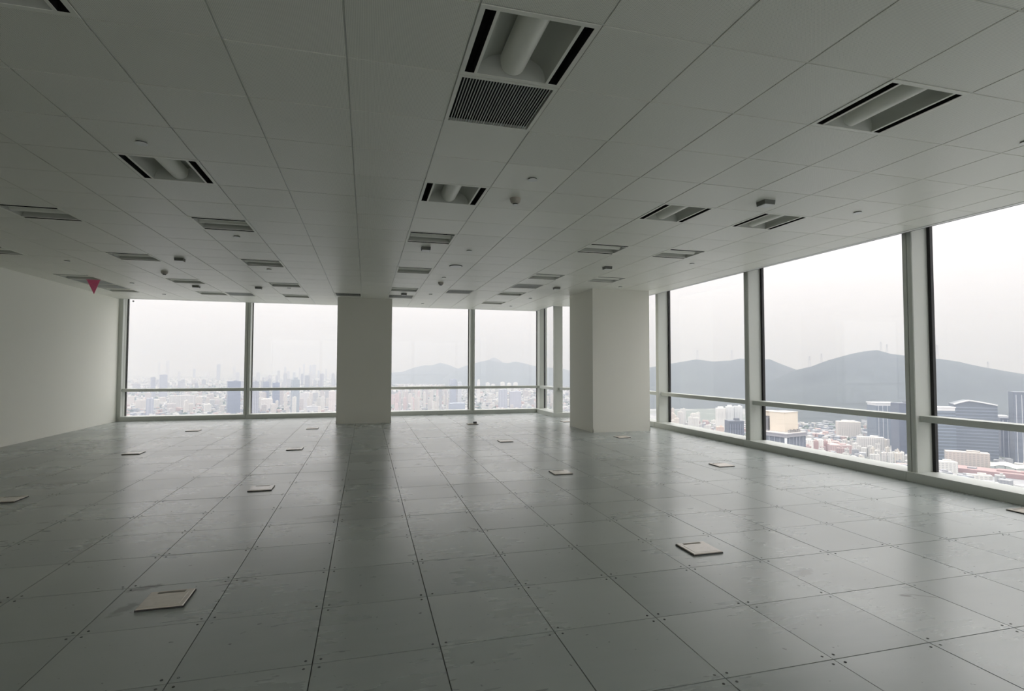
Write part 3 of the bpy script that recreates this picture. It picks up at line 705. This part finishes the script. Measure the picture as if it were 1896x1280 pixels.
for i, (a, b, c, nm) in enumerate([(1487, 1504, WHT, 'white banded apartment block nearest rooftop office tower'), (1504, 1514, ROSE, 'left pink apartment block between white banded ones'), (1511, 1523, WHT, 'white banded apartment block between two pink ones'),
                                   (1521, 1531, ROSE, 'right pink apartment block between white banded ones'), (1530, 1538, WHT, 'narrow white banded block right of the pink ones')]):
    T('apartment_block', a, b, 815.5 + (i % 2) * 1.5, 835, c, F_RES, nm, rot=.12, k=.6, extra=floors(3.0, (.86, .85, .83) if c is WHT else (.45, .25, .24), 1.0))
T('red_roofed_block', 1535, 1572, 824, 838, (.50, .36, .34), F_RES, 'low block with dull red roofs right of banded apartments', rot=.3)
T('slender_tower', 1724.5, 1733, 798, 857, (.86, .84, .79), F_RES, 'slender bright white tower beside near mullion', rot=.2, extra=floors(3.2, (.6, .59, .57)))
T('glass_tower', 1727, 1760, 753, 853, (.105, .13, .155), F_OFF, 'dark glass tower with white cap, left of curved crown tower', rot=.35, style='cap', extra=floors(8, (.2, .25, .32), .3))
T('curved_tower', 1772, 1828, 741, 848, (.12, .14, .165), F_OFF, 'wide dark glass tower with white curved crown', rot=.22, k=.6, style='curve', extra=floors(8, (.2, .24, .3), .3))
T('glass_tower', 1831, 1857, 769, 836, (.155, .17, .20), F_OFF, 'flat topped glass tower right of the curved crown', rot=.2, style='cap', extra=fins(4))
T('glass_tower', 1856, 1880, 775, 846, (.115, .13, .16), F_OFF, 'dark ribbed tower second from right edge', rot=.2, extra=fins(4))
T('glass_tower', 1884, 1931, 727, 858, (.13, .15, .185), F_OFF, 'tallest ribbed tower at right edge of photo', rot=.2, extra=fins(7))
T('podium_building', 1763, 1816, 838, 866, (.48, .44, .40), F_OFF, 'low square brown podium in front of curved crown tower', rot=.12, k=.35)
T('podium_building', 1729, 1764, 855, 874, (.62, .62, .60), F_OFF, 'long low white building at foot of dark towers', rot=.35, k=.5)
T('row_building', 1793, 1827, 880, 889, (.66, .65, .62), F_OFF, 'low white arcaded row building near window sill', rot=.25, k=.3)
T('market_hall', 1778, 1915, 873, 880, (.33, .20, .19), PLAINC, 'long low market hall with dull red roof', rot=-.1, k=.26)
# white tent canopy
top, W, dz = site(1822, 1900, 866, 873); FOOT.append((top.x, top.y, W*.55)); root = empty('canopy', (top.x, top.y, GROUND), VIEW(top) - .2); tag(root, 'white wavy tent canopy beside red market hall', 'canopy')
cn = MB(); n = 16; vs = []
for i in range(n+1):
    s = i/n; x = -W/2 + W*s; z = 10 + 5*abs(math.sin(s*math.pi*3)) + 3*math.sin(s*math.pi)
    vs += [(x, -14, z-3), (x, 0, z+3), (x, 14, z-3)]
cn.add(vs + [(x, y, z-.8) for x, y, z in vs], [(3*i+j, 3*i+j+1, 3*i+j+4, 3*i+j+3) for i in range(n) for j in (0, 1)] + [(3*(n+1)+3*i+j, 3*(n+1)+3*i+j+3, 3*(n+1)+3*i+j+4, 3*(n+1)+3*i+j+1) for i in range(n) for j in (0, 1)])
o = cn.build('roof_skin', PLAINC, root); o.color = (.84, .82, .78, 1)
mp = MB().box(-.6, .6, -.6, .6, 0, 12).mesh('mast', PLAINC)
for i in range(7): o = obj('mast', mp, root, (-W/2 + W*(i+.5)/7, 0, 0)); o.color = (.6, .6, .6, 1)
# left windows, told apart
T('apartment_slab', 422, 444, 706.5, 766, (.20, .23, .30), F_OFF, 'broad blue-grey tower left of first far mullion', rot=.15)
T('office_tower', 464, 478.5, 707, 768, (.30, .31, .36), F_OFF, 'grey striped tower right of first far mullion', rot=.2, extra=fins(4))
T('office_tower', 486.5, 498, 707, 752, (.26, .29, .36), F_OFF, 'slim grey tower, second right of first far mullion', rot=.2)
T('office_tower', 505, 517.5, 709, 753, (.19, .22, .30), F_OFF, 'dark blue slab tower left of stepped crown tower', rot=.15)
T('office_tower', 539.5, 554.5, 699, 764, (.30, .34, .38), F_OFF, 'tall glass tower with stepped crown in second far window', rot=.3, style='setback')
T('stepped_building', 484, 504, 738, 758, (.66, .63, .62), F_RES, 'stepped pale building before dark blue slab tower', rot=.1, style='setback')
T('slab_row', 555, 572, 728, 756, (.62, .61, .63), F_RES, 'row of white apartment slabs right of stepped crown tower', rot=.1, k=.3)
T('apartment_tower', 609, 621, 725, 764, (.66, .60, .59), F_RES, 'pinkish apartment tower touching centre column', rot=.2)
T('office_tower', 280, 287, 699, 735, (.34, .36, .42), F_OFF, 'left of two pale twin towers in leftmost window', rot=.1)
T('office_tower', 297, 308.5, 694.5, 735, (.34, .36, .42), F_OFF, 'right of two pale twin towers in leftmost window', rot=.1)
T('office_tower', 272, 283, 739, 772, (.34, .36, .43), F_OFF, 'two-pier grey tower low in leftmost window', rot=.1, extra=fins(2, (.8, .8, .82)))
T('apartment_slab', 319, 357, 733, 756, (.56, .55, .55), F_RES, 'wide striped apartment slab in middle of leftmost window', rot=.08, k=.25, extra=fins(6, (.85, .84, .83)))
T('apartment_slab', 832, 846, 703, 752, (.33, .36, .44), F_OFF, 'blue-grey tower left of second far mullion', rot=.2)
T('apartment_slab', 846, 855, 708, 752, (.46, .48, .53), F_OFF, 'paler ribbed tower beside second far mullion', rot=.2, extra=floors(6, (.65, .66, .68)))
T('apartment_slab', 883, 889, 704, 748, (.70, .69, .69), F_RES, 'slender banded tower right of second far mullion', rot=.2, extra=floors(7, (.85, .85, .85)))
for i, (a, b, vt) in enumerate([(899, 907, 708), (909, 917, 711), (926, 935, 707), (938, 947, 709), (950, 959, 708)]):
    T('hill_villa', a, b, vt, 726, (.74, .74, .74), F_RES, 'one of five white blocks in a row below the hills', 'white blocks below the hills', rot=.1, style='setback')
T('apartment_slab', 922, 940, 722, 756, (.40, .42, .49), F_OFF, 'grey slab tower low in last far window, left of pair', rot=.15, extra=fins(3))
T('apartment_slab', 942, 966, 725, 756, (.42, .43, .50), F_OFF, 'grey slab tower low in last far window, right of pair', rot=.1)
T('warehouse', 568, 588, 752, 762, (.55, .57, .62), ROOFM, 'low vaulted grey hall at foot of second window', rot=.2, style='curve')
T('stadium_hall', 829, 862, 746, 760, (.30, .34, .42), ROOFM, 'low dark blue hall beside second far mullion', rot=.2, style='setback')

# hazy fill, a few pixels each: alike within each cluster
def cluster(n, us, vts, vbs, ws, cols, mat, label, group, styles=('flat', 'setback'), name='distant_tower', hmax=150):
    for i in range(n):
        for _try in range(60):
            u = rnd.uniform(*us); vb = rnd.uniform(*vbs); wpx = rnd.uniform(*ws); vt = rnd.uniform(*vts)
            dz = depth_for(u, vb); p_ = place(u, vb, dz); r_ = wpx * dz / FPX * .75
            if all(math.hypot(p_.x-fx, p_.y-fy) > r_ + fr*.8 for fx, fy, fr in FOOT): break
        if callable(hmax): vt = hmax(u, vb)
        if vt > vb - 2: vt = vb - 2
        c = rnd.choice(cols); j = rnd.uniform(.92, 1.06); q = (u - us[0]) / (us[1] - us[0])
        shade = SHADE.get(c, 'greyish'); where = 'far left' if q < .2 else 'left' if q < .4 else 'middle' if q < .6 else 'right' if q < .8 else 'far right'
        lab = shade + ' ' + label + ', ' + where + ' part'; grp = shade + ' ' + group + ', ' + where
        tower(name, u-wpx/2, u+wpx/2, vt, vb, tuple(min(1, x*j*.82) for x in c), mat, lab, grp, rot=rnd.uniform(-.4, .5), k=rnd.uniform(.5, 1), style=rnd.choice(styles))
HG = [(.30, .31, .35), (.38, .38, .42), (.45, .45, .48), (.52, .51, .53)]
RES = [WHT, PALE, (.70, .66, .63), (.62, .58, .57), (.52, .53, .55), (.76, .72, .68)]
SHADE = {WHT: 'white', PALE: 'pale grey', CREAM: 'tan', GREY: 'dark grey', ROSE: 'rose', (.70, .66, .63): 'beige', (.62, .58, .57): 'taupe', (.52, .53, .55): 'mid grey', (.76, .72, .68): 'cream', (.72, .58, .57): 'pinkish',
         (.30, .31, .35): 'darker grey', (.38, .38, .42): 'slate grey', (.45, .45, .48): 'light grey', (.52, .51, .53): 'paler grey', (.78, .70, .62): 'sandy', (.74, .72, .70): 'ivory', (.68, .66, .64): 'stone grey', (.6, .5, .48): 'brownish', (.55, .56, .55): 'ash grey'}
def hh(lo, hi): return lambda u, vb: vb - rnd.uniform(lo, hi) * FPX / depth_for(u, vb)
for u, vt, wpx in [(311, 668.5, 5), (295, 671, 3), (405, 675, 6), (434, 677, 4), (440, 690, 6), (575, 676, 4), (581.5, 676, 7), (563, 673, 2.5), (555, 680, 3), (528, 679, 4), (516, 687, 5), (580, 693, 9), (597, 693, 8), (534, 688, 5), (360, 683, 4), (612, 690, 6), (478, 690, 6), (545, 690, 5), (604, 683, 3), (590, 686, 4), (500, 697, 6), (332, 688, 4), (385, 690, 5), (256, 700, 8)]:
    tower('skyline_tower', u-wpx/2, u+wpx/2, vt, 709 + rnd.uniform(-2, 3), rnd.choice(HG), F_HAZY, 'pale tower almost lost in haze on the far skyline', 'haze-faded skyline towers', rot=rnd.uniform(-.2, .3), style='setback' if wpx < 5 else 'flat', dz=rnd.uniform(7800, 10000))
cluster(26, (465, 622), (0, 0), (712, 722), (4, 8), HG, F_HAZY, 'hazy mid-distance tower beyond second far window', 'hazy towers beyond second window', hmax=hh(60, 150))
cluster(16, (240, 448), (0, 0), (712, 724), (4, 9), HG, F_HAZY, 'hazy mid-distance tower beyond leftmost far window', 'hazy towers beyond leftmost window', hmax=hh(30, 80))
cluster(34, (238, 448), (0, 0), (736, 766), (5, 13), RES, F_RES, 'low block seen low in leftmost far window', 'pale blocks low in leftmost window', name='distant_block', hmax=hh(15, 60))
cluster(44, (466, 622), (0, 0), (738, 768), (5, 10), RES, F_RES, 'apartment block seen low in second far window', 'pale blocks low in second window', name='distant_block', hmax=hh(30, 90))
cluster(46, (726, 832), (0, 0), (738, 770), (4, 8), RES + [(.72, .58, .57)], F_RES, 'apartment tower in dense estate beyond third far window', 'white towers of the dense estate', name='distant_block', hmax=hh(55, 100))
cluster(12, (728, 868), (0, 0), (722, 736), (4, 8), RES, F_RES, 'hazy block behind the dense white estate', 'hazy blocks behind the estate', name='distant_block', hmax=hh(30, 70))
cluster(26, (885, 996), (0, 0), (730, 766), (5, 11), RES, F_RES, 'low block seen low in last far window', 'pale blocks low in last far window', name='distant_block', hmax=hh(15, 50))
cluster(8, (1010, 1056), (0, 0), (735, 768), (5, 9), RES, F_RES, 'block seen through the notched corner windows', 'blocks through notch windows', name='distant_block', hmax=hh(20, 60))
cluster(14, (1238, 1292), (0, 0), (782, 802), (6, 12), [WHT, (.78, .70, .62), (.74, .72, .70)], F_RES, 'apartment block on slope beyond first right window', 'cream blocks on the slope', name='hillside_block', hmax=hh(35, 60))
cluster(10, (1290, 1326), (0, 0), (786, 806), (4, 9), [PALE, WHT, ROSE], F_RES, 'small building in valley left of slim white tower', 'small buildings in the valley', name='hillside_block', hmax=hh(10, 30))
cluster(44, (1560, 1668), (0, 0), (822, 868), (5.5, 11), [WHT, PALE, CREAM, (.68, .66, .64), GREY], F_RES, 'small block in packed quarter beyond middle right window', 'blocks of packed quarter', name='quarter_block', hmax=hh(13, 32))
cluster(12, (1488, 1575), (0, 0), (836, 868), (8, 16), [PALE, ROSE, (.6, .5, .48)], F_RES, 'low block just above sill of middle right window', 'low blocks above the sill', name='quarter_block', hmax=hh(12, 26))
cluster(14, (1735, 1896), (0, 0), (862, 905), (10, 26), [PALE, GREY, (.55, .56, .55)], F_RES, 'low flat roofed building near sill of right edge window', 'flat roofed buildings near the sill', name='quarter_block', hmax=hh(6, 16))
for u0, n, v, vwhere in [(1490, 8, 770, 'right of cream roof block, upper row'), (1488, 9, 803, 'right of rooftop office tower, lower row'), (1537, 9, 808, 'below the beige apartment block'), (1255, 4, 728, 'just above transom of first right window, left row'), (1296, 5, 728, 'just above transom of first right window, right row')]:
    for i in range(n):
        u = u0 + i*4.2 + rnd.uniform(-1, 1); vv = v + rnd.uniform(-2, 2.5); dz = depth_for(u, vv + 2.5)
        top, W, _ = site(u-2.2, u+2.2, vv, 0, dz)
        root = MB().box(*rect(W, W*.8), 0, 6).add([(-W*.55,-W*.45,6),(W*.55,-W*.45,6),(W*.55,W*.45,6),(-W*.55,W*.45,6),(-W*.55,0,9),(W*.55,0,9)], [(0,1,5,4),(2,3,4,5),(0,4,3),(1,2,5)]).build('villa', PLAINC, loc=(top.x, top.y, GROUND)); FOOT.append((top.x, top.y, W*.8+6)); root.rotation_euler.z = VIEW(top) + .3; root.color = (.80, .78, .75, 1)
        tag(root, 'tiny white hillside house ' + vwhere, 'house', 'white houses ' + vwhere)

# low rooftops and trees nobody could count
rf = MB(); tr_ = MB()
for i in range(15000):
    side = rnd.random()
    if side < .5: u = rnd.uniform(225, 1060); vb = horizon_v(u) + 22 + 85 * rnd.random()**1.2
    else: u = rnd.uniform(1230, 2000); vb = horizon_v(u) + 105 + 150 * rnd.random()
    dz = depth_for(u, vb); P = place(u, vb, dz); s = rnd.uniform(8, 24); a = rnd.uniform(0, 3); hh_ = rnd.uniform(5, 16)
    ca, sa = math.cos(a), math.sin(a); kx = rnd.uniform(.5, 1)
    if any(abs(P.x-fx) < fr and abs(P.y-fy) < fr for fx, fy, fr in FOOT): continue
    if rnd.random() < .22:
        tr_.add([(P.x + s*.7*math.cos(q*1.2566), P.y + s*.7*math.sin(q*1.2566), GROUND) for q in range(5)] + [(P.x + s*.5*math.cos(q*1.2566+.5), P.y + s*.5*math.sin(q*1.2566+.5), GROUND+hh_*.6) for q in range(5)] + [(P.x, P.y, GROUND+hh_)],
                [(q, (q+1) % 5, 5+(q+1) % 5, 5+q) for q in range(5)] + [(5+q, 5+(q+1) % 5, 10) for q in range(5)])
    else:
        rf.cur = rnd.choice((0, 0, 1, 1, 1, 3, 2))
        c = [(P.x + ca*x*s - sa*y*s*kx, P.y + sa*x*s + ca*y*s*kx) for x, y in ((-.5,-.5),(.5,-.5),(.5,.5),(-.5,.5))]
        rf.prism(c, GROUND-2, GROUND+hh_)
RM = [simple('pale_roof', (.47, .465, .46), .9), simple('grey_roof', (.33, .34, .36), .9), simple('red_roof', (.42, .31, .29), .9), simple('dark_roof', (.22, .24, .27), .9)]
tag(rf.build('rooftops', RM), 'countless low rooftops spread over the city below', 'rooftops', kind='stuff')
tag(tr_.build('street_trees', simple('city_tree_green', (.07, .10, .07), .95, var=.3)), 'scattered dark green trees between the city roofs', 'trees', kind='stuff')

# ground and hills
def ground_mat():
    m, t, p, n, l = nodes('city_ground')
    g = N(t, 'ShaderNodeNewGeometry'); v = N(t, 'ShaderNodeTexVoronoi'); v.inputs['Scale'].default_value = .012; l.new(g.outputs['Position'], v.inputs['Vector'])
    x = N(t, 'ShaderNodeTexNoise'); x.inputs['Scale'].default_value = .0022; x.inputs['Detail'].default_value = 6; l.new(g.outputs['Position'], x.inputs['Vector'])
    c = mixc(t, v.outputs['Color'], (.21, .22, .235), (.35, .345, .34))
    r = N(t, 'ShaderNodeMapRange'); r.inputs['From Min'].default_value = .5; r.inputs['From Max'].default_value = .58; l.new(x.outputs['Fac'], r.inputs['Value'])
    l.new(mixc(t, r.outputs[0], c, (.13, .15, .13)), p.inputs['Base Color']); p.inputs['Roughness'].default_value = .95
    return m
gm = MB(); n = 48
gm.add([(0, 0, GROUND)] + [(42000*math.cos(2*math.pi*k/n), 42000*math.sin(2*math.pi*k/n), GROUND) for k in range(n)], [(0, 1+k, 1+(k+1) % n) for k in range(n)])
tag(gm.build('ground', ground_mat()), 'flat city ground of streets and blocks far below', 'ground', kind='structure')

def hill_mat(name, col):
    m, t, p, n, l = nodes(name)
    g = N(t, 'ShaderNodeNewGeometry'); x = N(t, 'ShaderNodeTexNoise'); x.inputs['Scale'].default_value = .006; x.inputs['Detail'].default_value = 8; l.new(g.outputs['Position'], x.inputs['Vector'])
    l.new(mixc(t, x.outputs['Fac'], tuple(c*.6 for c in col), tuple(c*1.4 for c in col)), p.inputs['Base Color']); p.inputs['Roughness'].default_value = 1
    return m
from mathutils import noise as mnoise
def ridge(name, pts, dz, front, back, col, label, seed):
    """a hill whose crest lies at axis depth dz and whose slopes fall away towards and beyond it"""
    pts = sorted(pts); us = []; u = pts[0][0]
    while u <= pts[-1][0]: us.append(u); u += 5
    def crest(u):
        for (a, va), (b, vb) in zip(pts, pts[1:]):
            if a <= u <= b:
                s = (u-a)/(b-a); return va + (vb-va)*s
        return pts[-1][1]
    rows = 22; mb = MB(); vs = []
    for i, u in enumerate(us):
        top = place(u, crest(u) , dz); h0 = top.z - GROUND
        rad = Vector((top.x, top.y, 0)); L = rad.length; dirv = rad / L
        end = min(1, (u - us[0]) / 30 + .02, (us[-1] - u) / 30 + .02) if False else 1
        for r in range(rows):
            s = r / (rows-1) * 2 - 1                                 # -1 front foot .. 0 crest .. 1 back foot
            dd = s * (front if s < 0 else back)
            q = abs(s)
            prof = (1 - q)**1.25 if q < 1 else 0
            P = dirv * (L + dd)
            nz = mnoise.fractal(Vector((P.x*.0016 + seed, P.y*.0016, 0)), .9, 2.1, 5)
            hz = h0 * prof * end + nz * 45 * min(1, q*3) * (1-q)
            vs.append((P.x, P.y, GROUND + max(-4, hz) - (6 if q == 1 else 0)))
    nU = len(us)
    mb.add(vs, [(i*rows+r, (i+1)*rows+r, (i+1)*rows+r+1, i*rows+r+1) for i in range(nU-1) for r in range(rows-1)])
    o = mb.build(name, hill_mat(name + '_forest', col), None, True)
    if o.data.polygons[len(o.data.polygons)//2].normal.z < 0:
        o.data.flip_normals()
    tag(o, label, 'mountain', kind='structure'); return o
ridge('mountain_1', [(1150, 690), (1190, 680), (1235, 672), (1255, 668), (1290, 662), (1320, 666), (1352, 664), (1369, 660), (1405, 662), (1425, 661), (1450, 672), (1472, 681), (1500, 688), (1560, 700), (1640, 720)], 4300, 1500, 1500, (.055, .066, .062), 'hazy wooded ridge beyond right windows, behind the nearer hill', 3)
ridge('mountain_2', [(1400, 715), (1440, 697), (1472, 683), (1500, 676), (1535, 662), (1575, 650), (1600, 645), (1625, 643), (1650, 650), (1667, 652), (1715, 658), (1740, 660), (1780, 667), (1800, 672), (1830, 678), (1860, 684), (1896, 690), (2050, 715), (2300, 720)], 3300, 1400, 1500, (.045, .056, .052), 'broad green wooded hill filling right windows', 9)
ridge('mountain_3', [(690, 693), (726, 689), (745, 688), (765, 680), (785, 675), (800, 675), (815, 670), (830, 674), (845, 681), (858, 684), (880, 690), (930, 700)], 9000, 2500, 2500, (.06, .075, .07), 'pale hazy hill with two humps beyond third far window', 5)
ridge('mountain_4', [(820, 694), (845, 683), (870, 673), (890, 668), (905, 665), (920, 668), (940, 671), (955, 668), (970, 671), (985, 675), (1000, 677), (1043, 682), (1070, 690), (1130, 700)], 8200, 2500, 2500, (.06, .075, .07), 'pale hazy hills beyond last far window', 12)
ridge('mountain_5', [(870, 690), (895, 672), (907, 663), (915, 660.5), (923, 664), (940, 676), (965, 690)], 12000, 2500, 2500, (.06, .07, .07), 'faint pointed peak rising behind the hazy hills', 21)
# lattice masts on the ridges
def pylon(u, v, dz, hpx, label):
    P = place(u, v, dz); Hh = hpx * dz / FPX + 11; root = empty('pylon', (P.x, P.y, P.z-14), VIEW(P)); tag(root, label, 'pylon', 'power masts on the ridge')
    m_ = MB(); b, tt = Hh*.11, Hh*.02
    for sx in (-1, 1):
        for sy in (-1, 1): m_.bar((sx*b, sy*b, 0), (sx*tt, sy*tt, Hh), .6)
    for i in range(5):
        z0, z1 = Hh*i/5, Hh*(i+1)/5; r0, r1 = b+(tt-b)*i/5, b+(tt-b)*(i+1)/5
        for sy in (-1, 1): m_.bar((-r0, sy*r0, z0), (r1, sy*r1, z1), .35); m_.bar((r0, sy*r0, z0), (-r1, sy*r1, z1), .35)
    m_.build('lattice_mast', GREYM, root)
    a_ = MB()
    for q in (.72, .84, .95): a_.bar((-Hh*.17, 0, Hh*q), (Hh*.17, 0, Hh*q), .5)
    a_.build('cross_arms', GREYM, root)
GREYM = simple('galvanised_mast', (.35, .35, .36), .7)
for u, v, dz, hp in [(1291, 662, 4300, 14), (1355, 663, 4300, 15), (1499, 676, 3300, 17), (1521, 668, 3300, 14), (1631, 645, 3300, 13), (1642, 648, 3300, 11), (1735, 660, 3300, 22), (1829, 679, 3300, 10)]:
    pylon(u, v, dz, hp, 'faint lattice power mast on the wooded ridge skyline')

# haze over the city: one even scattering volume that starts outside the facade
hz = MB(); z0, z1 = GROUND - 20, 900
hz.prism([(-30000, 30000), (-30000, .5), (-70, .5), (-70, 70), (70, 70), (70, -70), (-70, -70), (-70, -.5), (-30000, -.5), (-30000, -30000), (30000, -30000), (30000, 30000)], z0, z1)
m = bpy.data.materials.new('city_haze'); m.use_nodes = True; t = m.node_tree; t.nodes.clear()
o_ = N(t, 'ShaderNodeOutputMaterial'); vs_ = N(t, 'ShaderNodeVolumeScatter'); va_ = N(t, 'ShaderNodeVolumeAbsorption'); ad_ = N(t, 'ShaderNodeAddShader')
sc_ = [HAZE_ALBEDO * e for e in HAZE_EXT]; ab_ = [(1 - HAZE_ALBEDO) * e for e in HAZE_EXT]; ds, da = max(sc_), max(ab_) * 1.2
vs_.inputs['Density'].default_value = ds; vs_.inputs['Color'].default_value = (*[c / ds for c in sc_], 1); vs_.inputs['Anisotropy'].default_value = .3
va_.inputs['Density'].default_value = da; va_.inputs['Color'].default_value = (*[1 - c / da for c in ab_], 1)
t.links.new(vs_.outputs[0], ad_.inputs[0]); t.links.new(va_.outputs[0], ad_.inputs[1]); t.links.new(ad_.outputs[0], o_.inputs['Volume'])
try: m.volume_sampling = 'MULTIPLE_IMPORTANCE'
except Exception: pass
try: m.cycles.homogeneous_volume = True
except Exception: pass
tag(hz.build('haze', m), 'grey-white haze hanging over the whole city', 'haze', kind='stuff')
